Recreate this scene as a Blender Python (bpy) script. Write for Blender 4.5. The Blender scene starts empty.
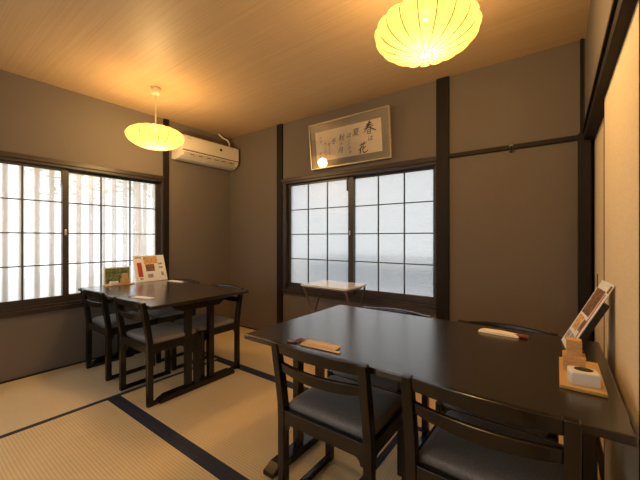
import bpy, bmesh, math, random
from mathutils import Vector, Matrix
random.seed(7)
PI = math.pi
SC = bpy.context.scene
COL = SC.collection

# ------------------------------------------------------------------ materials
def new_mat(name):
    m = bpy.data.materials.new(name); m.use_nodes = True
    nt = m.node_tree; nt.nodes.clear()
    out = nt.nodes.new('ShaderNodeOutputMaterial')
    return m, nt, out
def N(nt, t, **kw):
    n = nt.nodes.new(t)
    for k, v in kw.items(): setattr(n, k, v)
    return n
def ramp(nt, fac, stops):
    r = N(nt, 'ShaderNodeValToRGB')
    els = r.color_ramp.elements
    while len(els) < len(stops): els.new(0.5)
    for e, (p, c) in zip(els, stops):
        e.position = p; e.color = (*c, 1)
    nt.links.new(fac, r.inputs[0]); return r.outputs[0]
def coords(nt, scale=(1,1,1), rot=(0,0,0)):
    tc = N(nt, 'ShaderNodeTexCoord'); mp = N(nt, 'ShaderNodeMapping')
    mp.inputs['Scale'].default_value = scale; mp.inputs['Rotation'].default_value = rot
    nt.links.new(tc.outputs['Object'], mp.inputs['Vector']); return mp.outputs[0]
def noise(nt, vec, scale, detail=4, rough=.55):
    n = N(nt, 'ShaderNodeTexNoise'); n.inputs['Scale'].default_value = scale
    n.inputs['Detail'].default_value = detail; n.inputs['Roughness'].default_value = rough
    nt.links.new(vec, n.inputs['Vector']); return n.outputs['Fac']
def bump(nt, h, strength, dist=.002):
    b = N(nt, 'ShaderNodeBump'); b.inputs['Strength'].default_value = strength
    b.inputs['Distance'].default_value = dist
    nt.links.new(h, b.inputs['Height']); return b.outputs[0]
def mat_noise(name, c1, c2, scale=20, rough=.6, sc=(1,1,1), bstr=0, bscale=None, spec=.5, coat=0, metal=0, p=(.3,.7), sheen=0):
    m, nt, out = new_mat(name)
    b = N(nt, 'ShaderNodeBsdfPrincipled')
    v = coords(nt, sc)
    f = noise(nt, v, scale)
    nt.links.new(ramp(nt, f, [(p[0], c1), (p[1], c2)]), b.inputs['Base Color'])
    b.inputs['Roughness'].default_value = rough
    b.inputs['Specular IOR Level'].default_value = spec
    b.inputs['Coat Weight'].default_value = coat
    b.inputs['Coat Roughness'].default_value = .2
    b.inputs['Metallic'].default_value = metal
    if sheen: b.inputs['Sheen Weight'].default_value = sheen
    if bstr:
        nt.links.new(bump(nt, noise(nt, coords(nt, sc), bscale or scale*4, 2), bstr), b.inputs['Normal'])
    nt.links.new(b.outputs[0], out.inputs[0]); return m

M = {}
M['wall'] = mat_noise('sand plaster', (.176,.150,.127), (.190,.163,.139), 150, .93, bstr=.35, bscale=420, spec=.15)
M['panel_wall'] = mat_noise('plaster panel', (.160,.133,.108), (.174,.144,.118), 150, .93, bstr=.3, bscale=420, spec=.15)
M['post'] = mat_noise('stained post', (.009,.006,.0045), (.016,.011,.008), 6, .62, (30,30,1.2), spec=.25, bstr=.15, bscale=20)
M['casing'] = mat_noise('stained window casing', (.028,.019,.013), (.048,.033,.023), 6, .42, (2,2,14), bstr=.1, bscale=20)
M['sash'] = mat_noise('bronze sash', (.040,.032,.027), (.050,.040,.033), 10, .35)
M['lacquer'] = mat_noise('black stained wood', (.006,.0047,.0037), (.012,.0092,.0072), 5, .24, (3,3,3), bstr=.08, bscale=40)
M['cushion'] = mat_noise('charcoal seat cloth', (.17,.153,.138), (.27,.245,.222), 160, .48, bstr=.2, bscale=500, spec=.6, sheen=.1)
M['cream_plastic'] = mat_noise('cream plastic', (.74,.68,.58), (.78,.72,.62), 3, .35)
M['white_plastic'] = mat_noise('white plastic', (.80,.79,.76), (.84,.83,.80), 3, .32)
M['black_plastic'] = mat_noise('black plastic', (.012,.012,.012), (.02,.02,.02), 3, .4)
M['slot'] = mat_noise('dark slot', (.02,.018,.015), (.03,.026,.02), 3, .7)
M['vent'] = mat_noise('beige vent', (.50,.43,.34), (.58,.5,.4), 8, .5)
M['bamboo'] = mat_noise('honey bamboo', (.56,.35,.11), (.68,.45,.17), 6, .38, (2,30,2))
M['bamboo_weave'] = mat_noise('pale bamboo weave', (.58,.34,.11), (.74,.47,.19), 60, .5, (1,1,3), bstr=.5, bscale=90)
M['kraft'] = mat_noise('tan paper', (.58,.45,.31), (.68,.54,.39), 30, .7, (1,6,1))
M['cream_paper'] = mat_noise('cream paper', (.86,.74,.52), (.90,.80,.60), 30, .7)
M['white_paper'] = mat_noise('white paper', (.84,.85,.86), (.89,.90,.91), 20, .55)
M['reddish_wood'] = mat_noise('red brown lacquer', (.16,.05,.025), (.26,.09,.05), 20, .3)
M['red'] = mat_noise('red lacquer', (.35,.04,.02), (.42,.06,.03), 20, .35)
M['steel'] = mat_noise('brushed steel', (.45,.42,.38), (.55,.5,.46), 30, .3, metal=1)
M['brown_steel'] = mat_noise('brown tube', (.22,.17,.13), (.28,.22,.17), 30, .35, metal=.6)
M['white_top'] = mat_noise('white laminate', (.80,.79,.78), (.85,.84,.83), 10, .12)
M['mount'] = mat_noise('olive mount', (.30,.255,.18), (.35,.295,.21), 60, .6)
M['gold_frame'] = mat_noise('champagne frame', (.42,.35,.22), (.5,.42,.28), 10, .35, metal=.4)
M['rice_paper'] = mat_noise('aged rice paper', (.84,.68,.48), (.88,.74,.54), 12, .8)
M['ink'] = mat_noise('ink', (.015,.012,.010), (.03,.025,.02), 40, .7)
M['ink_faint'] = mat_noise('faint ink', (.13,.10,.075), (.19,.15,.11), 40, .8)
M['print_dark'] = mat_noise('printed dish photo', (.05,.03,.02), (.45,.24,.10), 60, .4, p=(.42,.62))
M['print_orange'] = mat_noise('printed orange photo', (.50,.22,.05), (.85,.60,.25), 70, .4, p=(.4,.6))
M['print_red'] = mat_noise('printed red bottle', (.35,.03,.02), (.55,.10,.05), 70, .4)
M['print_green'] = mat_noise('printed green photo', (.05,.10,.03), (.25,.28,.12), 40, .45, p=(.4,.6))
M['print_text'] = mat_noise('printed caption', (.04,.035,.03), (.70,.68,.64), 260, .5, p=(.45,.55))
M['heri'] = mat_noise('navy tatami border', (.012,.016,.032), (.026,.032,.056), 250, .75, bstr=.3, bscale=500)
M['fence'] = mat_noise('weathered slat', (.30,.19,.10), (.46,.31,.18), 4, .8, (8,8,1))
M['leaf'] = mat_noise('leaf', (.10,.20,.04), (.25,.38,.08), 6, .5)
M['ground'] = mat_noise('pale gravel', (.30,.30,.29), (.5,.5,.48), 40, .9)
M['render_wall'] = mat_noise('pale rendered wall', (.20,.27,.38), (.28,.35,.46), 3, .9)
M['tile'] = mat_noise('grey tile roof', (.16,.18,.22), (.24,.26,.30), 8, .7)
M['lamp_cap'] = mat_noise('ivory cap', (.80,.70,.52), (.85,.75,.56), 4, .4)
M['lamp_wire'] = mat_noise('shade wire', (.03,.018,.006), (.05,.03,.01), 4, .6)

def mat_tatami(name, alongx, c1, c2):
    m, nt, out = new_mat(name)
    b = N(nt, 'ShaderNodeBsdfPrincipled')
    v = coords(nt)
    w = N(nt, 'ShaderNodeTexWave', wave_type='BANDS', bands_direction='Y' if alongx else 'X', wave_profile='SIN')
    w.inputs['Scale'].default_value = 2*PI/ (20*.0155); w.inputs['Distortion'].default_value = .15
    w.inputs['Detail'].default_value = 1
    nt.links.new(v, w.inputs['Vector'])
    f = noise(nt, coords(nt, (3,120,1) if not alongx else (120,3,1)), 2.2, 3)
    f2 = noise(nt, coords(nt), 2.0, 2)
    a = N(nt, 'ShaderNodeMath', operation='MULTIPLY_ADD'); a.inputs[1].default_value = .30; a.inputs[2].default_value = 0
    nt.links.new(w.outputs['Fac'], a.inputs[0])
    s = N(nt, 'ShaderNodeMath', operation='MULTIPLY_ADD'); s.inputs[1].default_value = .4
    nt.links.new(f, s.inputs[0]); nt.links.new(a.outputs[0], s.inputs[2])
    s2 = N(nt, 'ShaderNodeMath', operation='MULTIPLY_ADD'); s2.inputs[1].default_value = .5
    nt.links.new(f2, s2.inputs[0]); nt.links.new(s.outputs[0], s2.inputs[2])
    nt.links.new(ramp(nt, s2.outputs[0], [(.28, c1), (.85, c2)]), b.inputs['Base Color'])
    b.inputs['Roughness'].default_value = .55; b.inputs['Specular IOR Level'].default_value = .35
    nt.links.new(bump(nt, w.outputs['Fac'], .6, .0015), b.inputs['Normal'])
    nt.links.new(b.outputs[0], out.inputs[0]); return m
M['tatami_x'] = mat_tatami('tatami weave lengthwise', True, (.62,.45,.215), (.84,.65,.36))
M['tatami_y'] = mat_tatami('tatami weave crosswise', False, (.64,.50,.265), (.82,.66,.40))

def mat_ceiling():
    m, nt, out = new_mat('ceiling board')
    b = N(nt, 'ShaderNodeBsdfPrincipled')
    f = noise(nt, coords(nt, (.55,34,1)), 2.6, 5, .6)
    nt.links.new(ramp(nt, f, [(.22, (.48,.335,.185)), (.52, (.55,.395,.23)), (.80, (.60,.44,.265))]), b.inputs['Base Color'])
    b.inputs['Roughness'].default_value = .5; b.inputs['Specular IOR Level'].default_value = .3
    nt.links.new(b.outputs[0], out.inputs[0]); return m
M['ceiling'] = mat_ceiling()

def mat_tabletop():
    m, nt, out = new_mat('dark ash tabletop')
    b = N(nt, 'ShaderNodeBsdfPrincipled')
    f = noise(nt, coords(nt, (1.2,40,1)), 3, 5, .6)
    nt.links.new(ramp(nt, f, [(.35, (.011,.0082,.006)), (.65, (.026,.019,.0135))]), b.inputs['Base Color'])
    b.inputs['Roughness'].default_value = .22; b.inputs['Specular IOR Level'].default_value = .65
    b.inputs['Coat Weight'].default_value = .55; b.inputs['Coat Roughness'].default_value = .27
    nt.links.new(bump(nt, f, .12, .001), b.inputs['Normal'])
    nt.links.new(b.outputs[0], out.inputs[0]); return m
M['tabletop'] = mat_tabletop()

def mat_fusuma():
    m, nt, out = new_mat('fusuma paper')
    b = N(nt, 'ShaderNodeBsdfPrincipled')
    f = noise(nt, coords(nt, (1,2,9)), 14, 4)
    nt.links.new(ramp(nt, f, [(.3, (.80,.66,.44)), (.7, (.86,.73,.50))]), b.inputs['Base Color'])
    b.inputs['Roughness'].default_value = .75
    nt.links.new(b.outputs[0], out.inputs[0]); return m
M['fusuma'] = mat_fusuma()

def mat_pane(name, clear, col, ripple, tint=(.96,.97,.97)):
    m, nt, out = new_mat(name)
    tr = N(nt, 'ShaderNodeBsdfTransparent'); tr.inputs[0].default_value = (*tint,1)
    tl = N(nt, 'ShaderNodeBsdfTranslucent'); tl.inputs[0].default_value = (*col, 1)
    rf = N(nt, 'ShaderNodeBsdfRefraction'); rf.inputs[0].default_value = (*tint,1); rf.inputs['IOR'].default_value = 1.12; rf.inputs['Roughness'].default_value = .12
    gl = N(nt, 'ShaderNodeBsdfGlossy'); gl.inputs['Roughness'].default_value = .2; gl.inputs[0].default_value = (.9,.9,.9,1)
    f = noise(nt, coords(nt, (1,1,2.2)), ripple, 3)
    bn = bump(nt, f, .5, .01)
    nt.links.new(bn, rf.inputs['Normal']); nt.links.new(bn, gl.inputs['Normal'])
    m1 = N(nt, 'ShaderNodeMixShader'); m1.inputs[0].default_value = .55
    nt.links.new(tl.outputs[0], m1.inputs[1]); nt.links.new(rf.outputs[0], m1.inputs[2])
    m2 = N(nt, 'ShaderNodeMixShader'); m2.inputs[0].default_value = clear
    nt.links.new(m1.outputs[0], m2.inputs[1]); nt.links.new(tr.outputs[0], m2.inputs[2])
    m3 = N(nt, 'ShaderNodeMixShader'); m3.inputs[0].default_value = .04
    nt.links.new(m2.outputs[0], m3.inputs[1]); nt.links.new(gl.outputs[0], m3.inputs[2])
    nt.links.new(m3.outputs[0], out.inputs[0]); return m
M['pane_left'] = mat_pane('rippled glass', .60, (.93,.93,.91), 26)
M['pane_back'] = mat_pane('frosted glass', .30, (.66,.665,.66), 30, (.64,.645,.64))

def mat_shade():
    m, nt, out = new_mat('lamp shade film')
    tr = N(nt, 'ShaderNodeBsdfTransparent'); tr.inputs[0].default_value = (1,.82,.50,1)
    tl = N(nt, 'ShaderNodeBsdfTranslucent'); tl.inputs[0].default_value = (.215,.112,.028,1)
    mx = N(nt, 'ShaderNodeMixShader'); mx.inputs[0].default_value = .42
    nt.links.new(tl.outputs[0], mx.inputs[1]); nt.links.new(tr.outputs[0], mx.inputs[2])
    nt.links.new(mx.outputs[0], out.inputs[0]); return m
M['shade'] = mat_shade()

# ------------------------------------------------------------------ mesh helpers
def add_box(bm, x0, x1, y0, y1, z0, z1, mi=0):
    v = [bm.verts.new(p) for p in ((x0,y0,z0),(x1,y0,z0),(x1,y1,z0),(x0,y1,z0),(x0,y0,z1),(x1,y0,z1),(x1,y1,z1),(x0,y1,z1))]
    for f in ((0,3,2,1),(4,5,6,7),(0,1,5,4),(1,2,6,5),(2,3,7,6),(3,0,4,7)):
        bm.faces.new([v[i] for i in f]).material_index = mi
def box(*a):
    bm = bmesh.new(); add_box(bm, *a); return bm
def add_loft(bm, rings, caps=True, mi=0, closed=False):
    rs = [[bm.verts.new(p) for p in r] for r in rings]
    n = len(rs[0]); L = len(rs)
    for i in range(L if closed else L-1):
        a, b = rs[i], rs[(i+1) % L]
        for j in range(n):
            bm.faces.new([a[j], a[(j+1) % n], b[(j+1) % n], b[j]]).material_index = mi
    if caps and not closed:
        bm.faces.new(list(reversed(rs[0]))).material_index = mi
        bm.faces.new(rs[-1]).material_index = mi
def add_tube(bm, pts, r, n=10, mi=0):
    pts = [Vector(p) for p in pts]; rings = []
    up = Vector((0,0,1))
    for i, p in enumerate(pts):
        d = (pts[min(i+1, len(pts)-1)] - pts[max(i-1, 0)]).normalized()
        a = up if abs(d.z) < .9 else Vector((0,1,0))
        s = d.cross(a).normalized(); t = s.cross(d).normalized()
        rr = r[i] if isinstance(r, (list, tuple)) else r
        rings.append([p + s*rr*math.cos(2*PI*k/n) + t*rr*math.sin(2*PI*k/n) for k in range(n)])
    add_loft(bm, rings, mi=mi)
def add_lathe(bm, prof, n=32, cx=0, cy=0, mi=0):
    rs = []
    for r, z in prof:
        rs.append([bm.verts.new((cx+r*math.cos(2*PI*k/n), cy+r*math.sin(2*PI*k/n), z)) for k in range(n)])
    for a, b in zip(rs, rs[1:]):
        for j in range(n): bm.faces.new([a[j], a[(j+1)%n], b[(j+1)%n], b[j]]).material_index = mi
    bm.faces.new(list(reversed(rs[0]))).material_index = mi; bm.faces.new(rs[-1]).material_index = mi
def add_prism(bm, poly, axis, a0, a1, mi=0):
    """poly in the plane perpendicular to axis; axis 'x': poly=(y,z); 'y': poly=(x,z); 'z': poly=(x,y)"""
    def P(u, v, a): return {'x': (a,u,v), 'y': (u,a,v), 'z': (u,v,a)}[axis]
    add_loft(bm, [[P(u,v,a0) for u, v in poly], [P(u,v,a1) for u, v in poly]], mi=mi)
def obj(name, bm, mats, parent=None, bev=0, smooth=False, loc=None, rot=None):
    bmesh.ops.recalc_face_normals(bm, faces=bm.faces[:])
    me = bpy.data.meshes.new(name); bm.to_mesh(me); bm.free()
    for m in (mats if isinstance(mats, (list, tuple)) else [mats]): me.materials.append(M[m])
    if smooth:
        for p in me.polygons: p.use_smooth = True
    o = bpy.data.objects.new(name, me); COL.objects.link(o)
    if parent: o.parent = parent
    if loc: o.location = loc
    if rot: o.rotation_euler = rot
    if bev:
        b = o.modifiers.new('bevel', 'BEVEL'); b.width = bev; b.segments = 2; b.limit_method = 'ANGLE'; b.angle_limit = .6
    return o
def tag(o, label, cat, group=None, kind=None):
    o['label'] = label; o['category'] = cat
    if group: o['group'] = group
    if kind: o['kind'] = kind
    return o
def struct(name, bm, mats, parent=None, bev=0, **k):
    o = obj(name, bm, mats, parent, bev, **k)
    if not parent: o['kind'] = 'structure'
    return o
def empty(name, loc=(0,0,0), rot=(0,0,0)):
    o = bpy.data.objects.new(name, None); COL.objects.link(o)
    o.location = loc; o.rotation_euler = rot; o.empty_display_size = .1; return o
def copy_tree(o, parent=None):
    c = o.copy(); COL.objects.link(c)
    c.parent = parent
    for ch in [x for x in bpy.data.objects if x.parent == o]: copy_tree(ch, c)
    return c
def rrect(x0, x1, y0, y1, r, n=5):
    pts = []
    for cx, cy, a0 in ((x1-r,y1-r,0),(x0+r,y1-r,90),(x0+r,y0+r,180),(x1-r,y0+r,270)):
        for k in range(n+1):
            a = math.radians(a0+90*k/n); pts.append((cx+r*math.cos(a), cy+r*math.sin(a)))
    return pts

# ------------------------------------------------------------------ the room
XL, XR, YB, YR, H = -3.479, .15, 2.735, -1.0, 2.437
T = .12
WZ0, WZ1 = .51, 1.80            # window opening heights
# floor: tatami mats with cloth borders
fl = struct('floor', box(XL-T, .40, YR-T, YB+T, -.12, -.045), 'ground')
HB = .04
def mat_piece(x0, x1, y0, y1, alongx, label, edges=(1,1)):
    bm = bmesh.new(); e0, e1 = edges
    if alongx:
        add_box(bm, x0, x1, y0+HB*e0, y1-HB*e1, -.045, 0, 0)
        if e0: add_box(bm, x0, x1, y0, y0+HB, -.045, .0015, 1)
        if e1: add_box(bm, x0, x1, y1-HB, y1, -.045, .0015, 1)
        ms = ['tatami_x', 'heri']
    else:
        w = HB*.9
        add_box(bm, x0+w*e0, x1-w*e1, y0, y1, -.045, 0, 0)
        if e0: add_box(bm, x0, x0+w, y0, y1, -.045, .0015, 1)
        if e1: add_box(bm, x1-w, x1, y0, y1, -.045, .0015, 1)
        ms = ['tatami_y', 'heri']
    o = obj('tatami_mat', bm, ms)
    tag(o, label, 'tatami mat'); o['group'] = 'tatami mats covering the floor'
    return o
g = .001
MS = XL+.012+1.82
mat_piece(XL+.012, -2.525-g, .07+g, 1.868-g, False, 'pale tatami mat along the left window wall, under the far dining table', (0,1))
mat_piece(XL+.012, -2.525-g, -.87, .07-g, False, 'pale tatami mat along the left window wall, nearest the camera', (0,1))
mat_piece(XL+.012, MS-g, 1.868+g, YB-.012, True, 'tatami mat in the far left corner along the back wall', (1,0))
mat_piece(MS, .165, 1.868+g, YB-.012, True, 'tatami mat along the back wall beneath the folding side table', (1,0))
mat_piece(-2.525, -.745-g, .98+g, 1.868-g, True, 'tatami mat in the middle of the room between the two dining tables')
mat_piece(-2.525, -.745-g, .09, .98-g, True, 'golden tatami mat in the near foreground before the double navy border')
mat_piece(-.745, .165, .07+g, 1.868-g, False, 'tatami mat beneath the near dining table beside the sliding panels')
mat_piece(-2.525, -.745-g, -.80, .09-g, True, 'tatami mat nearest the rear wall, out of the foreground')
mat_piece(-.745, .165, -.87, .07-g, False, 'tatami mat at the right beside the sliding panels, in front of the near table')
struct('ceiling', box(XL-T, .40, YR-T, YB+T, H, H+.1), 'ceiling')

# left wall with its opening (glass area Y .15..1.835)
LY0, LY1 = .095, 1.835
bm = bmesh.new()
add_box(bm, XL-T, XL, YR-T, LY0, -.05, H); add_box(bm, XL-T, XL, LY1, YB+T, -.05, H)
add_box(bm, XL-T, XL, LY0, LY1, -.05, WZ0); add_box(bm, XL-T, XL, LY0, LY1, WZ1, H)
struct('wall_left', bm, 'wall')
BX0, BX1 = -2.533, -.803
bm = bmesh.new()
add_box(bm, XL, BX0, YB, YB+T, -.05, H); add_box(bm, BX1, .40, YB, YB+T, -.05, H)
add_box(bm, BX0, BX1, YB, YB+T, -.05, WZ0); add_box(bm, BX0, BX1, YB, YB+T, WZ1, H)
struct('wall_back', bm, 'panel_wall')
struct('wall_right', box(XR, .40, YR, YB, 1.81, H), 'wall')
bm = bmesh.new()
RX0, RX1 = -3.0, -.5  # opening cut for the added fill window
add_box(bm, XL, RX0, YR-T, YR, -.05, H); add_box(bm, RX1, .40, YR-T, YR, -.05, H)
add_box(bm, RX0, RX1, YR-T, YR, -.05, WZ0); add_box(bm, RX0, RX1, YR-T, YR, WZ1, H)
struct('wall_rear', bm, 'wall')
struct('wall_right_outer', box(.30, .40, YR, YB, -.045, 1.81), 'wall')
# posts
struct('trim_1', box(XL-.01, XL+.022, LY1, LY1+.058, 0, H), 'post', bev=.002)                  # left wall post
struct('trim_2', box(-2.612, -2.533, YB-.022, YB+.01, 0, H), 'post', bev=.002)                  # back wall post, window's left
struct('trim_3', box(-.803, -.703, YB-.025, YB+.01, 0, H), 'post', bev=.002)
struct('trim_4', box(-.703, .12, YB-.022, YB+.005, 1.776, 1.808), 'post', bev=.002)             # rail
struct('trim_5', box(.11, .172, 2.64, YB, 0, 1.80), 'post', bev=.002)                           # corner post
struct('trim_6', box(.122, .14, YB-.012, YB+.002, 1.81, H), 'post')
bm = bmesh.new(); add_box(bm, .138, .30, YR, YB, 1.752, 1.795); add_box(bm, .128, .151, YR, YB, 1.795, 1.81)
struct('trim_7', bm, 'post', bev=.002)
struct('trim_8', box(.168, .30, YR, YB, -.045, .004), 'post')                                   # sill track of the sliding panels
struct('baseboard_left', box(XL, XL+.012, YR, YB, -.04, .012), 'post')
struct('baseboard_back', box(XL+.012, .11, YB-.012, YB, -.04, .012), 'post')

# windows: casing, two sashes of 3x4 panes; u = position along the wall
def window(name, P, u0, u1, lap, mirror, pane_mat, casing='casing'):
    """P(u, d, z): u along wall, d outwards from the wall's face; sashes meet at lap=(a,b)"""
    root = empty(name); root['kind'] = 'structure'
    def B(bm, ua, ub, da, db, za, zb, mi=0):
        p, q = P(ua, da, za), P(ub, db, zb)
        add_box(bm, min(p[0],q[0]), max(p[0],q[0]), min(p[1],q[1]), max(p[1],q[1]), za, zb, mi)
    bm = bmesh.new()
    B(bm, u0, u1, -.028, .11, 1.765, WZ1+.003)      # head casing
    B(bm, u0, u1, -.015, .11, 1.742, 1.765)         # groove
    B(bm, u0, u1, -.022, .11, WZ0-.003, .545)       # sill casing
    B(bm, u0, u1, .0, .11, .545, .565)
    if not mirror: B(bm, u0, u0+.03, -.01, .11, .545, 1.765); B(bm, u1-.015, u1, -.01, .11, .545, 1.765)
    else: B(bm, u0, u0+.05, -.01, .11, .545, 1.765); B(bm, u1-.012, u1, -.01, .11, .545, 1.765)
    obj('window_casing', bm, casing, root, .002)
    a, b = lap
    for k, (s0, s1, d0) in enumerate(((u0+(.05 if mirror else .03), b, .032), (a, u1-(.012 if mirror else .015), .058))):
        bm = bmesh.new(); d1 = d0+.022
        lw = b-a
        left_w = lw if k == 1 else .037; right_w = lw if k == 0 else .037
        if k == 0 and not mirror: left_w = .03
        z0, z1 = .565, 1.745
        B(bm, s0, s0+left_w, d0, d1, z0, z1); B(bm, s1-right_w, s1, d0, d1, z0, z1)
        B(bm, s0, s1, d0+.001, d1-.001, z0, .625); B(bm, s0, s1, d0+.001, d1-.001, 1.718, z1)
        sash = obj('window_sash', bm, 'sash', root, .0015)
        g0, g1 = s0+left_w, s1-right_w
        bm = bmesh.new()
        B(bm, g0-.005, g1+.005, d0+.009, d0+.013, .62, 1.723)
        obj('window_pane', bm, pane_mat, sash)
        bm = bmesh.new()
        for i in (1, 2):
            u = g0+(g1-g0)*i/3; B(bm, u-.006, u+.006, d0-.001, d0+.008, .62, 1.72)
        for i in (1, 2, 3):
            z = .625+(1.718-.625)*i/4; B(bm, g0, g1, d0, d0+.007, z-.005, z+.005)
        obj('muntin_grid', bm, 'sash', sash)
    bm = bmesh.new(); B(bm, a-.012, a, .018, .032, 1.60, 1.745)
    obj('sash_stopper', bm, 'sash', root, .002)
    bm = bmesh.new(); B(bm, a+.012, a+.03, .022, .032, 1.155, 1.205)
    obj('crescent_lock', bm, 'steel', root, .003)
    return root
window('window_1', lambda u, d, z: (XL-d, u, z), LY0, LY1, (.952, .998), False, 'pane_left')
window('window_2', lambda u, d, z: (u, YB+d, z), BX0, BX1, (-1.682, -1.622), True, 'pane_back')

window('added_fill_window', lambda u, d, z: (u, YR-d, z), RX0, RX1, (-1.78, -1.72), True, 'pane_left')  # unseen window added behind the camera to let fill daylight in

# sliding fusuma panels on the right
def fusuma(name, x, y0, y1, rim, pull=None):
    root = empty(name, (0,0,0)); root['kind'] = 'structure'
    obj('panel', box(x, x+.018, y0, y1, .004, 1.752), 'fusuma', root)
    bm = bmesh.new()
    for a, b in ((y0, y0+rim), (y1-rim, y1)): add_box(bm, x-.002, x+.020, a, b, .004, 1.752)
    add_box(bm, x-.002, x+.02, y0, y1, .004, .02)
    obj('panel_rim', bm, 'post', root)
    if pull:
        bm = bmesh.new(); add_prism(bm, rrect(pull-.012, pull+.012, .84, .92, .011), 'x', x-.003, x+.001)
        obj('finger_pull', bm, 'black_plastic', root)
fusuma('door_1', .193, 1.80, 2.72, .010, 2.50)
fusuma('door_2', .1705, 1.135, 1.92, .012)
fusuma('door_3', .193, .33, 1.20, .012)
fusuma('door_4', .1705, -.95, .345, .012)

# ------------------------------------------------------------------ dining tables
def make_table():
    t = empty('dining_table')
    L, D, HT = 1.31, .817, .685
    bm = bmesh.new(); add_box(bm, -L/2, L/2, -D/2, D/2, HT-.024, HT)
    obj('tabletop', bm, 'tabletop', t, .004)
    for s in (-1, 1):
        x0, x1 = sorted((s*(L/2-.06), s*(L/2-.125)))
        bm = bmesh.new()
        add_prism(bm, [(-.32,0),(.31,0),(.31,.020),(.27,.042),(-.27,.042),(-.32,.020)], 'x', x0, x1)
        fr = obj('leg_frame', bm, 'lacquer', t, .003)
        for yc in (-.096, .096):
            obj('leg', box(x0+.014, x1-.014, yc-.024, yc+.024, .045, .60), 'lacquer', fr, .003)
        bm = bmesh.new()
        add_prism(bm, [(-.21,.66),(-.21,.635),(-.16,.60),(.16,.60),(.21,.635),(.21,.66)], 'x', x0, x1)
        obj('top_brace', bm, 'lacquer', fr, .003)
    obj('stretcher', box(-L/2+.125, L/2-.125, -.018, .018, .60, .66), 'lacquer', t, .002)
    return t
t1 = make_table(); t1.location = (-2.765, 1.445, .0018)
tag(t1, 'far black dining table beside the slatted left window, standing menu on its end', 'table', 'dark wood dining tables')
t2 = copy_tree(t1); t2.location = (-.51, 1.403, .0018)
for c_ in t2.children_recursive:
    if c_.parent == t2 and c_.name.startswith('leg_frame'): c_.location.x = math.copysign(.028, sum(v[0] for v in c_.bound_box))
tag(t2, 'near black dining table reaching the cream sliding panels, largest in the foreground', 'table', 'dark wood dining tables')

# ------------------------------------------------------------------ chairs (facing +Y, rear at -Y)
def make_chair():
    c = empty('dining_chair')
    W, D2, LEAN = .220, .191, .048
    def stile(s):
        bm = bmesh.new(); rings = []
        zs = [0, .36, .43, .50, .56, .62, .66, .696]
        for z in zs:
            off = 0 if z <= .40 else -LEAN*((z-.40)/.30)**1.25
            x0, x1 = sorted((s*W, s*(W-.034)))
            hw = .019 if z < .6 else .019-.004*(z-.6)/.1
            yc = -D2+.019+off
            rings.append([(x0,yc-hw,z),(x1,yc-hw,z),(x1,yc+hw,z),(x0,yc+hw,z)])
        add_loft(bm, rings)
        return bm
    for s in (-1, 1):
        obj('back_leg', stile(s), 'lacquer', c, .004)
        x0, x1 = sorted((s*W, s*(W-.034)))
        obj('front_leg', box(x0, x1, D2-.036, D2, 0, .411), 'lacquer', c, .004)
        xa, xb = sorted((s*(W-.004), s*(W-.030)))
        obj('floor_runner', box(xa, xb, -D2+.036, D2-.034, 0.001, .026), 'lacquer', c, .003)
    # seat rails with eared lower edge
    bm = bmesh.new()
    def eared(h0, h1, half):
        p = [(-half,h1),(-half,h0-.028)]
        for k in range(6):
            a = k/5*PI/2; p.append((-half+.012+.024*(1-math.cos(a)), h0-.028+.028*math.sin(a)))
        q = [(-u, z) for u, z in reversed(p)]
        return p+q
    add_prism(bm, eared(.350,.405,W-.034), 'y', -D2+.004, -D2+.028)
    add_prism(bm, eared(.350,.405,W-.034), 'y', D2-.030, D2-.006)
    for s in (-1, 1):
        xa, xb = sorted((s*(W-.005), s*(W-.029)))
        add_prism(bm, eared(.350,.405,D2-.034), 'x', xa, xb)
    obj('seat_frame', bm, 'lacquer', c, .002)
    # padded seat
    bm = bmesh.new(); rings = []
    for ins, z in ((.006,.393),(.0,.403),(.001,.418),(.008,.429),(.026,.437),(.065,.443),(.13,.446)):
        rings.append([(x,y,z) for x, y in rrect(-W+.022+ins, W-.022-ins, -D2+.036+ins*.8, D2-.004-ins*.8, max(.012,.022-ins*.1))])
    add_loft(bm, rings)
    obj('seat', bm, 'cushion', c, 0, True)
    # curved rails
    def rail(zb, zt, zcb, zct, th, bul, n=14):
        bm = bmesh.new(); rings = []
        for i in range(n+1):
            t = -1+2*i/n; x = t*(W-.033); k = 1-t*t
            z0 = zb+(zcb-zb)*k; z1 = zt+(zct-zt)*k; zm = (z0+z1)/2
            o0 = -D2+.019-LEAN*((z0-.40)/.30)**1.25-bul*k; o1 = -D2+.019-LEAN*((z1-.40)/.30)**1.25-bul*k
            rings.append([(x,o0-th/2,z0),(x,o1-th/2,z1),(x,o1+th/2,z1),(x,o0+th/2,z0)])
        add_loft(bm, rings); return bm
    obj('crest_rail', rail(.652,.694,.657,.704,.022,.028), 'lacquer', c, .003)
    obj('back_slat', rail(.578,.614,.566,.612,.018,.028), 'lacquer', c, .003)
    return c
ch = make_chair()
G1 = 'dark low-backed dining chairs'
spots = [
 (-.732, 1.185, 0, 'dark chair at the near table in the front, left one, by the tan chopstick sleeve'),
 (-.168, 1.185, -1.5, 'dark chair at the near table in the front, right one, cropped by the picture edge'),
 (-.80, 1.645, 180, 'dark chair behind the near table, closer to the folding side table'),
 (-.215, 1.645, 180, 'dark chair behind the near table, closer to the sliding panels'),
 (-2.40, 1.240, 0, 'dark chair at the far table, front right one, beside the double navy mat border'),
 (-3.07, 1.245, 0, 'dark chair at the far table, front left one, nearest the left window sill'),
 (-2.44, 1.660, 180, 'dark chair on the back side of the far table, right one'),
 (-3.11, 1.665, 180, 'dark chair on the back side of the far table, left one, mostly hidden'),
]
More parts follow.
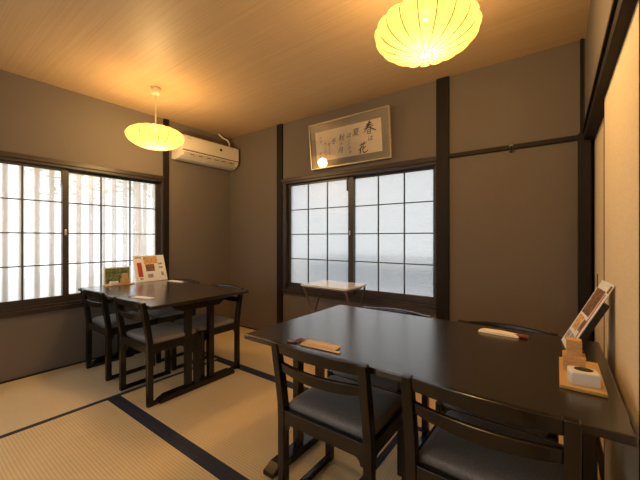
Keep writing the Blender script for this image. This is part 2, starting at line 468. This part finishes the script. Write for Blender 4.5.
for i, (x, y, a, lab) in enumerate(spots):
    o = ch if i == 0 else copy_tree(ch)
    o.location = (x, y, .002); o.scale.z = .978 if i in (2,3) else .988 if i in (6,7) else 1.008; o.rotation_euler = (0, 0, math.radians(a)); tag(o, lab, 'chair', G1)

# ------------------------------------------------------------------ pendant lamps
def make_lamp():
    t = empty('pendant_lamp')                  # origin on the shade's centre
    R, up, dn, NR = .232, .082, .110, 18
    bm = bmesh.new(); n = NR*6; prof = []
    m = 18
    for i in range(m+1):
        a = -PI/2 + PI*i/m
        prof.append((a, max(.030, R*math.cos(a)) , (up if a > 0 else dn)*math.sin(a)))
    rs = []
    for a, r, z in prof:
        ring = []
        for k in range(n):
            th = 2*PI*k/n; w = abs(math.sin(th*NR/2))
            rr = r*(1-.07*(1-w)**1.5*math.cos(a)) if r > .05 else r
            zz = z*(1-.07*(1-w)**1.5)
            ring.append(bm.verts.new((rr*math.cos(th), rr*math.sin(th), zz)))
        rs.append(ring)
    for a, b in zip(rs, rs[1:]):
        for j in range(n): bm.faces.new([a[j], a[(j+1)%n], b[(j+1)%n], b[j]])
    bm.faces.new(list(reversed(rs[0])))
    obj('lamp_shade', bm, 'shade', t, 0, True)
    bm = bmesh.new()
    for k in range(NR):
        th = 2*PI*k/NR
        pts = [(r*(1-.07*math.cos(a))*math.cos(th)*1.004, r*(1-.07*math.cos(a))*math.sin(th)*1.004, z*.95+(-.001 if z<0 else .001)) for a, r, z in prof]
        add_tube(bm, pts, .0021, 5)
    obj('shade_ribs', bm, 'lamp_wire', t)
    bm = bmesh.new(); rg = []
    for k in range(28):
        a = 2*PI*k/28; rg.append([((.030+.002*math.cos(q))*math.cos(a), (.030+.002*math.cos(q))*math.sin(a), -dn+.002+.003*math.sin(q)) for q in (0, PI/2, PI, 1.5*PI)])
    add_loft(bm, rg, closed=True)
    obj('bottom_ring', bm, 'lamp_wire', t, 0, True)
    bm = bmesh.new(); add_lathe(bm, [(.014,.052),(.017,.056),(.020,up),(.034,up+.003),(.020,up+.008)], 24)
    obj('socket', bm, 'lamp_wire', t, 0, True)
    return t
def lamp(t, x, y, z, label):
    t.location = (x, y, z)
    h = H-z
    bm = bmesh.new(); add_tube(bm, [(0,0,.088),(0,0,h-.03)], .006, 8)
    obj('stem', bm, 'lamp_cap', t)
    bm = bmesh.new(); add_lathe(bm, [(.028,h-.058),(.036,h-.052),(.038,h-.02),(.040,h-.0005)], 28)
    obj('ceiling_rose', bm, 'lamp_cap', t, 0, True)
    tag(t, label, 'lamp', 'ribbed saucer pendant lamps')
    L = bpy.data.lights.new('lamp_bulb', 'POINT'); L.energy = LAMP_W; L.color = (1,.79,.52); L.shadow_soft_size = .07
    lo = bpy.data.objects.new('lamp_bulb', L); COL.objects.link(lo); lo.parent = t; lo.location = (0,0,-.035)
LAMP_W = 24
la = make_lamp(); lb = copy_tree(la)
lamp(la, -2.815, 1.42, 2.015, 'glowing saucer pendant lamp on a long stem above the far table, by the air conditioner')
lamp(lb, -.485, 1.48, 2.075, 'large glowing saucer pendant lamp cropped at the top of the picture above the near table')

# ------------------------------------------------------------------ air conditioner
ac = empty('air_conditioner', (XL, 2.315, 2.0))
tag(ac, 'cream wall-mounted air conditioner high in the left corner near the ceiling', 'air conditioner')
Wd = .385
prof = [(0,.02),(0,.275),(.16,.275),(.195,.262),(.212,.235),(.215,.075),(.190,.035),(.14,.008),(.06,0)]
bm = bmesh.new(); add_prism(bm, prof, 'y', -Wd, Wd)
obj('body', bm, 'cream_plastic', ac, .006)
bm = bmesh.new(); add_prism(bm, [(.205,.262),(.222,.245),(.224,.10),(.216,.098)], 'y', -Wd+.004, Wd-.004)
obj('front_panel', bm, 'cream_plastic', ac, .003)
obj('panel_gap', box(.213,.2175,-Wd+.006,Wd-.006,.088,.097), 'slot', ac)
bm = bmesh.new(); add_prism(bm, [(.2165,.078),(.2165,.070),(.193,.030),(.188,.033)], 'y', -Wd+.03, Wd-.06)
obj('air_flap', bm, 'vent', ac, .001)
bm = bmesh.new()
bm.free()
for k in range(6): obj('vent_slot', box(.205, .2135, -Wd+.10+k*.105, -Wd+.15+k*.105, .054, .060), 'slot', ac)
bm = bmesh.new(); add_tube(bm, [(.2235,.11,.187),(.2275,.11,.187)], .016, 20)
obj('emblem', bm, 'slot', ac)['label'] = 'small dark round emblem'
bm = bmesh.new(); add_box(bm, .2235,.2245,-.33,-.27,.222,.230); obj('brand_plate', bm, 'vent', ac)
# conduit
bm = bmesh.new(); add_tube(bm, [(XL+.10,2.64,2.27),(XL+.10,2.645,2.33),(XL+.085,2.63,2.375),(XL+.06,2.57,2.40),(XL+.05,2.52,2.436)], .011, 8)
tag(obj('air_hose', bm, 'cream_plastic', None, 0, True), 'thin pale hose bending from the air conditioner top to the ceiling', 'hose')

# ------------------------------------------------------------------ calligraphy
fr = empty('calligraphy_frame', (-1.635, 2.700, 1.845), (math.radians(6.2), 0, 0))
tag(fr, 'framed Japanese calligraphy leaning above the frosted back window', 'picture')
FW, FH = .45, .455
def ring_frame(w, h, t, y0, y1):
    bm = bmesh.new()
    add_box(bm, -w, w, y0, y1, 0, t); add_box(bm, -w, w, y0, y1, h-t, h)
    add_box(bm, -w, -w+t, y0, y1, t, h-t); add_box(bm, w-t, w, y0, y1, t, h-t); return bm
obj('frame', ring_frame(FW, FH, .012, -.014, .014), 'gold_frame', fr, .001)
obj('mount', box(-FW+.01, FW-.01, -.002, .006, .01, FH-.01), 'mount', fr)
obj('paper', box(-.375, .362, -.0032, -.002, .075, FH-.085), 'rice_paper', fr)
def glyph(txt, x, z, size, mat, shear=.25, off=0, rot=0, sx=1):
    cu = bpy.data.curves.new('brush', 'FONT'); cu.body = txt; cu.size = size; cu.shear = shear; cu.offset = off
    cu.align_x = 'CENTER'; cu.align_y = 'CENTER'
    o = bpy.data.objects.new('brush', cu); COL.objects.link(o)
    dg = bpy.context.evaluated_depsgraph_get()
    me = bpy.data.meshes.new_from_object(o.evaluated_get(dg))
    bpy.data.objects.remove(o); 
    bm = bmesh.new(); bm.from_mesh(me)
    for v in bm.verts:
        # brush wobble
        px, py = v.co.x*sx, v.co.y
        px += .02*size*math.sin(py*5/size+x*31); py += .015*size*math.sin(px*4/size+z*17)
        c, s = math.cos(rot), math.sin(rot)
        v.co = Vector((x+px*c-py*s, -.0036, z+px*s+py*c))
    return bm
def join(bms):
    out = bmesh.new()
    for b in bms:
        tmp = bpy.data.meshes.new('t'); b.to_mesh(tmp); b.free(); out.from_mesh(tmp); bpy.data.meshes.remove(tmp)
    return out
def strokes(x, z, k, data):
    """brush strokes: each a list of (u, v, half width) in a unit square about (x, z)"""
    bm = bmesh.new()
    for st_ in data:
        P = [Vector(q) for q in st_]; Q = []
        for i in range(len(P)-1):
            a, b, c_, d = P[max(i-1,0)], P[i], P[i+1], P[min(i+2,len(P)-1)]
            for j in range(6):
                t = j/6
                Q.append(.5*((2*b)+(-a+c_)*t+(2*a-5*b+4*c_-d)*t*t+(-a+3*b-3*c_+d)*t**3))
        Q.append(P[-1]); prev = None
        for i, q in enumerate(Q):
            d = (Q[min(i+1,len(Q)-1)]-Q[max(i-1,0)]); d.z = 0
            d = d.normalized() if d.length > 0 else Vector((1,0,0))
            n = Vector((-d.y, d.x, 0))*max(.006, q.z)*(1+.12*math.sin(i*2.3))
            cur = [bm.verts.new((x+k*(q.x+sg*n.x), -.0036, z+k*(q.y+sg*n.y))) for sg in (-1, 1)]
            if prev: bm.faces.new([prev[0], prev[1], cur[1], cur[0]])
            prev = cur
    return bm
haru = [[(-.20,.30,.05),(.0,.34,.05),(.28,.42,.03)],[(-.26,.14,.05),(.05,.22,.06),(.34,.28,.03)],[(-.42,-.02,.03),(.0,.06,.04),(.45,.16,.03)],
        [(.12,.56,.07),(.02,.30,.06),(-.16,.0,.05),(-.48,-.30,.015)],[(.06,.10,.03),(.24,-.04,.05),(.58,-.22,.04),(.66,-.22,.01)],
        [(-.08,-.12,.03),(-.10,-.32,.035),(-.08,-.46,.02)],[(-.08,-.14,.02),(.16,-.10,.035),(.14,-.30,.03),(.10,-.46,.03)],[(-.06,-.28,.02),(.10,-.26,.02)],[(-.08,-.44,.025),(.12,-.43,.025)]]
hana = [[(-.30,.26,.02),(.05,.34,.045),(.36,.44,.02)],[(-.08,.46,.04),(-.12,.26,.03)],[(.16,.54,.045),(.10,.30,.03)],
        [(-.04,.20,.04),(-.22,.0,.05),(-.46,-.18,.02)],[(-.24,.0,.035),(-.26,-.25,.05),(-.32,-.48,.03)],
        [(.34,.14,.02),(.14,.02,.04),(.0,-.06,.02)],[(.08,.24,.04),(.0,-.10,.04),(.04,-.36,.04),(.26,-.38,.045),(.46,-.30,.03),(.48,-.18,.01)]]
big = [strokes(.235, .300, .115, haru), glyph('は', .245, .205, .055, 'ink', .2), strokes(.165, .130, .105, hana),
       glyph('夏', .095, .285, .075, 'ink', .2), glyph('秋', -.065, .262, .072, 'ink', .25), glyph('の', -.075, .205, .035, 'ink', .2), glyph('月', -.085, .145, .062, 'ink', .3),
       glyph('冬', -.160, .245, .062, 'ink', .3)]
for i, s in enumerate('ほととぎす'):
    big.append(glyph(s, .018+.004*math.sin(i*2), .270-i*.040, .052 if i == 0 else .034, 'ink', .25))
obj('writing', join(big), 'ink', fr)['label'] = 'brush writing in black ink'
small = []
for cx, z0, s in ((-.215, .225, '雪さえて'), (-.262, .235, '冷しかり'), (-.315, .30, 'けり')):
    for i, chh in enumerate(s): small.append(glyph(chh, cx+.004*math.sin(i*3), z0-i*.036, .034, 'ink', .25))
    obj('faint_writing', join(small), 'ink_faint', fr)['label'] = 'smaller fainter brush writing'; small = []
for i, chh in enumerate('道元'): small.append(glyph(chh, -.33, .150-i*.035, .028, 'ink', .2))
obj('faint_writing', join(small), 'ink_faint', fr)['label'] = 'signature in fainter ink'
m, nt, out = new_mat('picture glazing')
tr = N(nt, 'ShaderNodeBsdfTransparent'); gl = N(nt, 'ShaderNodeBsdfGlossy'); gl.inputs['Roughness'].default_value = .02
fz = N(nt, 'ShaderNodeFresnel'); fz.inputs[0].default_value = 1.45
mx = N(nt, 'ShaderNodeMixShader')
nt.links.new(fz.outputs[0], mx.inputs[0]); nt.links.new(tr.outputs[0], mx.inputs[1]); nt.links.new(gl.outputs[0], mx.inputs[2])
nt.links.new(mx.outputs[0], out.inputs[0]); M['glazing'] = m
bm = bmesh.new(); add_box(bm, -FW+.012, FW-.012, -.011, -.009, .012, FH-.012)
obj('glazing', bm, 'glazing', fr)
# wooden peg on the rail
bm = bmesh.new(); add_box(bm, -.280, -.254, YB-.036, YB-.0225, 1.768, 1.812); add_tube(bm, [(-.267,YB-.034,1.785),(-.267,YB-.055,1.774),(-.267,YB-.060,1.745)], .012, 10)
tag(obj('wall_hook', bm, 'black_plastic', None, .001), 'small dark hook on the thin rail across the right of the back wall', 'hook')

# ------------------------------------------------------------------ folding side table
st = empty('folding_table', (-1.64, 2.445, 0))
tag(st, 'small white-topped folding side table standing below the frosted window', 'table')
bm = bmesh.new(); add_prism(bm, rrect(-.245,.245,-.185,.185,.02), 'z', .695, .712); obj('tabletop', bm, 'white_top', st, .003)
for s in (-1, 1):
    for yy in (-1, 1):
        bm = bmesh.new(); o_ = .012 if yy > 0 else -.0
        xx = s*(.222+o_)
        add_tube(bm, [(xx,yy*.155,.694),(xx,yy*.150,.67),(xx,-yy*.165,.03),(xx,-yy*.172,.012)], .010, 8)
        obj('leg', bm, 'brown_steel', st, 0, True)
for yy, z in ((.172,.012),(-.172,.012)):
    bm = bmesh.new(); add_tube(bm, [(-.234,yy,z),(.234,yy,z)], .010, 8); obj('foot_bar', bm, 'brown_steel', st, 0, True)
obj('under_frame', ring_frame(.22,.02,.01,-.14,.14), 'brown_steel', st, loc=(0,0,.675))

# ------------------------------------------------------------------ things on the tables
TZ = .687
def sheet(name, w, h, items, parent, rot, loc):
    """printed sheet in local XZ plane, face towards -Y; items: (x0,x1,z0,z1,material index)"""
    bm = bmesh.new(); add_box(bm, 0, w, 0, .002, 0, h, 0)
    for x0, x1, z0, z1, mi in items:
        add_box(bm, x0, x1, -.0004, .0, z0, z1, mi)
    return obj(name, bm, ['white_paper','print_dark','print_orange','print_red','print_green','print_text'], parent, loc=loc, rot=rot)
# standing menu on the far table: sheet plane along world Y, face to +X
ms = empty('menu_stand', (-3.345, 1.50, TZ), (0, 0, PI/2))
tag(ms, 'white illustrated menu standing on the far table in front of the left window', 'menu')
items = [(.03,.075,.05,.20,3),(.10,.24,.185,.262,2),(.11,.20,.105,.18,1),(.245,.285,.17,.19,5),(.245,.285,.13,.15,5),(.12,.175,.035,.075,5),
         (.26,.285,.05,.09,5),(.02,.08,.245,.262,5),(.04,.07,.02,.04,5)]
sheet('menu_sheet', .315, .275, items, ms, (math.radians(-20),0,0), (0,0,.003))
bm = bmesh.new(); add_prism(bm, [(.003,0),(.10,0),(.10,.006),(.012,.006),(.085,.20),(.080,.202),(.003,.008)], 'x', .06, .25)
obj('stand', bm, 'cream_plastic', ms, .001)
# menu on the near table, leaning towards the sliding panels; face to -X
mn = empty('menu_stand', (.015, 1.742, TZ), (0, 0, math.radians(-84.3)))
tag(mn, 'tilted white menu sheet with food photos on the near table by the cream sliding panel', 'menu')
items = [(.012,.14,.15,.265,1),(.02,.10,.075,.140,2),(.11,.15,.085,.135,1),(.150,.162,.05,.255,3),(.012,.07,.02,.06,5),(.150,.176,.262,.292,1),(.08,.14,.02,.06,5)]
sheet('menu_sheet', .182, .300, items, mn, (math.radians(-27),0,0), (0,0,.004))
bm = bmesh.new(); add_prism(bm, [(.004,0),(.055,0),(.055,.005),(.014,.005),(.108,.190),(.100,.196),(.004,.008)], 'x', .05, .15)
obj('stand', bm, 'black_plastic', mn, .001)
bm = bmesh.new(); add_box(bm, .02, .175, .006, .026, .03, .225)
obj('backing_board', bm, 'black_plastic', mn, .001, rot=(math.radians(-27),0,0), loc=(0,0,.004))

def make_tray():
    t = obj('wooden_tray', box(-.054,.054,-.14,.14,0,.010), 'bamboo', None, .002); return t
tr1 = make_tray(); tr1.location = (.060, 1.33, TZ)
tag(tr1, 'honey bamboo tray on the near table in front of the tilted menu', 'tray', 'bamboo trays')
tr2 = copy_tree(tr1); tr2.location = (-3.325, 1.335, TZ); tr2.scale = (.9,.85,1)
tag(tr2, 'honey bamboo tray on the far table by the window, before a green picture card', 'tray', 'bamboo trays')
def make_bell():
    t = empty('call_bell')
    bm = bmesh.new(); rings = []
    for ins, z in ((.001,0),(.0,.002),(.0,.033),(.002,.037),(.006,.039),(.02,.0395)):
        rings.append([(x,y,z) for x, y in rrect(-.037+ins,.037-ins,-.03+ins,.03-ins,.0085)])
    add_loft(bm, rings); obj('housing', bm, 'white_plastic', t, 0, True)
    bm = bmesh.new(); add_lathe(bm, [(.021,.039),(.021,.0405),(.017,.042)], 28)
    for v in bm.verts: v.co.x *= 1.1; v.co.y *= .8
    obj('button', bm, 'black_plastic', t, 0, True)['label'] = 'black oval button'
    return t
b1 = make_bell(); b1.location = (.064, 1.245, TZ+.010); b1.rotation_euler.z = .12
tag(b1, 'white call bell with a black button on the near table tray', 'call bell', 'call bells')
b2 = copy_tree(b1); b2.location = (-3.300, 1.280, TZ+.010); b2.rotation_euler.z = PI/2; b2.scale = (.85,)*3
tag(b2, 'white call bell on the far table tray by the left window', 'call bell', 'call bells')
def make_holder():
    t = empty('toothpick_box')
    bm = bmesh.new(); add_box(bm, -.029,.029,-.026,.026,0,.050)
    for k in range(4): add_box(bm, -.0305,.0305,-.0275,.0275,.006+k*.012,.010+k*.012)
    obj('lower_box', bm, 'bamboo_weave', t, .001)
    bm = bmesh.new(); add_box(bm, -.020,.020,-.018,.018,.050,.098)
    for k in range(4): add_box(bm, -.0212,.0212,-.0192,.0192,.056+k*.011,.059+k*.011)
    obj('upper_box', bm, 'bamboo_weave', t, .001)
    return t
h1 = make_holder(); h1.location = (.045, 1.36, TZ+.010)
tag(h1, 'stepped pale bamboo box on the near table tray, behind the white bell', 'box', 'stepped bamboo boxes')
h2 = copy_tree(h1); h2.location = (-3.300, 1.375, TZ+.010); h2.rotation_euler.z = .2
tag(h2, 'stepped pale bamboo box on the far table tray in front of the green card', 'box', 'stepped bamboo boxes')
gc = empty('picture_card', (-3.405, 1.235, TZ), (0,0,PI/2))
tag(gc, 'small green picture card standing on the far table against the window', 'card')
bm = bmesh.new(); add_box(bm, 0,.235,0,.003,0,.165,0); add_box(bm, .012,.223,-.0006,0,.012,.153,1)
obj('card', bm, ['white_paper','print_green'], gc)
bm = bmesh.new(); add_prism(bm, [(-.006,0),(.010,0),(.010,.006),(-.006,.006)], 'x', .0, .235)
obj('foot', bm, 'bamboo', gc)

# chopsticks in paper sleeves
def make_chopsticks(paper):
    t = empty('chopstick_sleeve')
    bm = bmesh.new(); rings = []
    for x, w, h in ((-.085,.015,.006),(-.07,.017,.010),(.0,.018,.012),(.07,.017,.010),(.088,.016,.005)):
        rings.append([(x,-w,.0),(x,w,.0),(x,w*.9,h*.7),(x,w*.3,h),(x,-w*.5,h*.9),(x,-w*.95,h*.5)])
    add_loft(bm, rings); obj('sleeve', bm, paper, t, .001)
    for yy in (-.006,.006):
        bm = bmesh.new(); add_tube(bm, [(-.118,yy,.0055),(-.06,yy,.006),(.06,yy,.006)], [.0045,.004,.003], 8)
        obj('chopstick', bm, 'reddish_wood', t, 0, True)
    return t
c1 = make_chopsticks('kraft'); c1.location = (-.785, 1.070, TZ+.0005); c1.rotation_euler.z = math.radians(3); c1.scale = (.95,1.45,1.15)
tag(c1, 'tan paper chopstick sleeve with red-brown tips on the near table front edge', 'chopsticks', 'chopsticks in paper sleeves')
for p in (c1,):
    pass
cr = obj('chopstick_rest', None or (lambda: (lambda b: (add_prism(b, [(-.02,0),(.02,0),(.020,.009),(.007,.006),(-.007,.006),(-.02,.009)], 'y', -.009, .009), b)[1])(bmesh.new()))(), 'reddish_wood', None, .002)
cr.location = (-.905, 1.035, TZ); cr.rotation_euler.z = .5
tag(cr, 'small red-brown chopstick rest at the end of the tan sleeve', 'chopstick rest')
c1b = obj('chopstick_sleeve', (lambda b: (add_box(b, -.095,.095,-.008,.008,0,.004), b)[1])(bmesh.new()), 'kraft', None, .001)
c1b.location = (-.765, 1.038, TZ); c1b.rotation_euler.z = math.radians(3)
tag(c1b, 'narrow flat tan paper slip lying in front of the tan chopstick sleeve', 'paper sleeve')
c2 = make_chopsticks('cream_paper'); c2.location = (-.215, 1.690, TZ+.0005); c2.rotation_euler.z = math.radians(176); c2.scale = (.95,1.6,1.4)
tag(c2, 'cream paper chopstick sleeve with red tips near the far edge of the near table', 'chopsticks', 'chopsticks in paper sleeves')
c3 = make_chopsticks('white_paper'); c3.location = (-2.475, 1.150, TZ+.0005); c3.rotation_euler.z = math.radians(16); c3.scale = (1.05,1.7,.7)
tag(c3, 'white paper chopstick sleeve on the far table front edge, behind the front right chair', 'chopsticks', 'chopsticks in paper sleeves')
c4 = make_chopsticks('white_paper'); c4.location = (-3.12, 1.790, TZ+.0005); c4.rotation_euler.z = math.radians(188); c4.scale = (1.3,1.5,.7)
tag(c4, 'white paper chopstick sleeve at the back edge of the far table beside the standing menu', 'chopsticks', 'chopsticks in paper sleeves')

# ------------------------------------------------------------------ outside
struct('ground_outside', box(-14, 10, -8, 16, -.40, -.20), 'ground')
fe = empty('lattice_fence', (-4.2, 0, -.2))
tag(fe, 'vertical wooden slat fence outside, seen through the left window', 'fence')
for k in range(25):
    y = -.35+k*.1165
    obj('slat', box(-.010,.010,y-.021,y+.021,0,2.6), 'fence', fe)
for z in (.35, 2.45): obj('rail', box(-.035,-.0105,-.40,2.52,z-.03,z+.03), 'fence', fe)
bm = bmesh.new()
for k in range(1900):
    p = Vector((random.gauss(-5.9,.30), random.uniform(1.2,3.6), random.gauss(2.3,.36)))
    a = Matrix.Rotation(random.uniform(0,2*PI),3,'Z') @ Matrix.Rotation(random.uniform(-1,1),3,'X')
    v = [bm.verts.new(p+a@Vector(q)) for q in ((-.05,0,0),(0,-.022,.01),(.05,0,0),(0,.022,.01))]
    bm.faces.new(v)
sh = empty('garden_tree', (-5.3, 2.4, -.2)); tag(sh, 'leafy green tree outside, faint at the top of the left window', 'tree')
obj('foliage', bm, 'leaf', sh, loc=(5.3,-2.4,.2))
bm = bmesh.new(); add_tube(bm, [(0,0,0),(.05,0,1.2),(0,0,2.5)], [.06,.045,.02], 8); obj('trunk', bm, 'fence', sh)
nb = empty('neighbour_building', (-1.5, 7.5, -.2)); tag(nb, 'pale low building outside, blurred in the lower panes of the back window', 'building')
obj('wall', box(-4.5,5,0,3,0,.62), 'render_wall', nb)
bm = bmesh.new(); add_prism(bm, [(-.3,.62),(3.3,.62),(1.5,.80)], 'x', -4.7, 5.2); obj('roof', bm, 'tile', nb)

# ------------------------------------------------------------------ light
w = bpy.data.worlds.new('sky'); SC.world = w; w.use_nodes = True
nt = w.node_tree; nt.nodes.clear()
o = N(nt, 'ShaderNodeOutputWorld'); bg = N(nt, 'ShaderNodeBackground')
tc = N(nt, 'ShaderNodeTexCoord'); nz = N(nt, 'ShaderNodeTexNoise'); nz.inputs['Scale'].default_value = 2
nt.links.new(tc.outputs['Generated'], nz.inputs['Vector'])
c = ramp(nt, nz.outputs['Fac'], [(.3,(.93,.96,1)),(.7,(.98,.99,1))])
nt.links.new(c, bg.inputs[0]); bg.inputs['Strength'].default_value = .88
nt.links.new(bg.outputs[0], o.inputs[0])

sl = bpy.data.lights.new('sun', 'SUN'); sl.energy = 2.2; sl.angle = .06; sl.color = (1,.93,.82)
so = bpy.data.objects.new('sun', sl); COL.objects.link(so); so.location = (0,-5,8)
so.rotation_euler = Vector((.40,-.75,1.15)).to_track_quat('Z','Y').to_euler()

# ------------------------------------------------------------------ camera
cam = bpy.data.cameras.new('camera'); co = bpy.data.objects.new('camera', cam); COL.objects.link(co)
co.location = (0,0,1.13); co.rotation_euler = (PI/2, 0, math.radians(36.27))
cam.sensor_width = 36; cam.lens = 36*323/640; cam.shift_y = -2/640; cam.clip_start = .02
SC.camera = co
SC.view_settings.view_transform = 'Standard'; SC.view_settings.look = 'None'
SC.view_settings.gamma = 1; SC.view_settings.use_curve_mapping = False
SC.view_settings.exposure = 1.42
SC.cycles.max_bounces = 10; SC.cycles.diffuse_bounces = 6; SC.cycles.transparent_max_bounces = 12
SC.cycles.use_denoising = True
SC.cycles.sample_clamp_indirect = 4
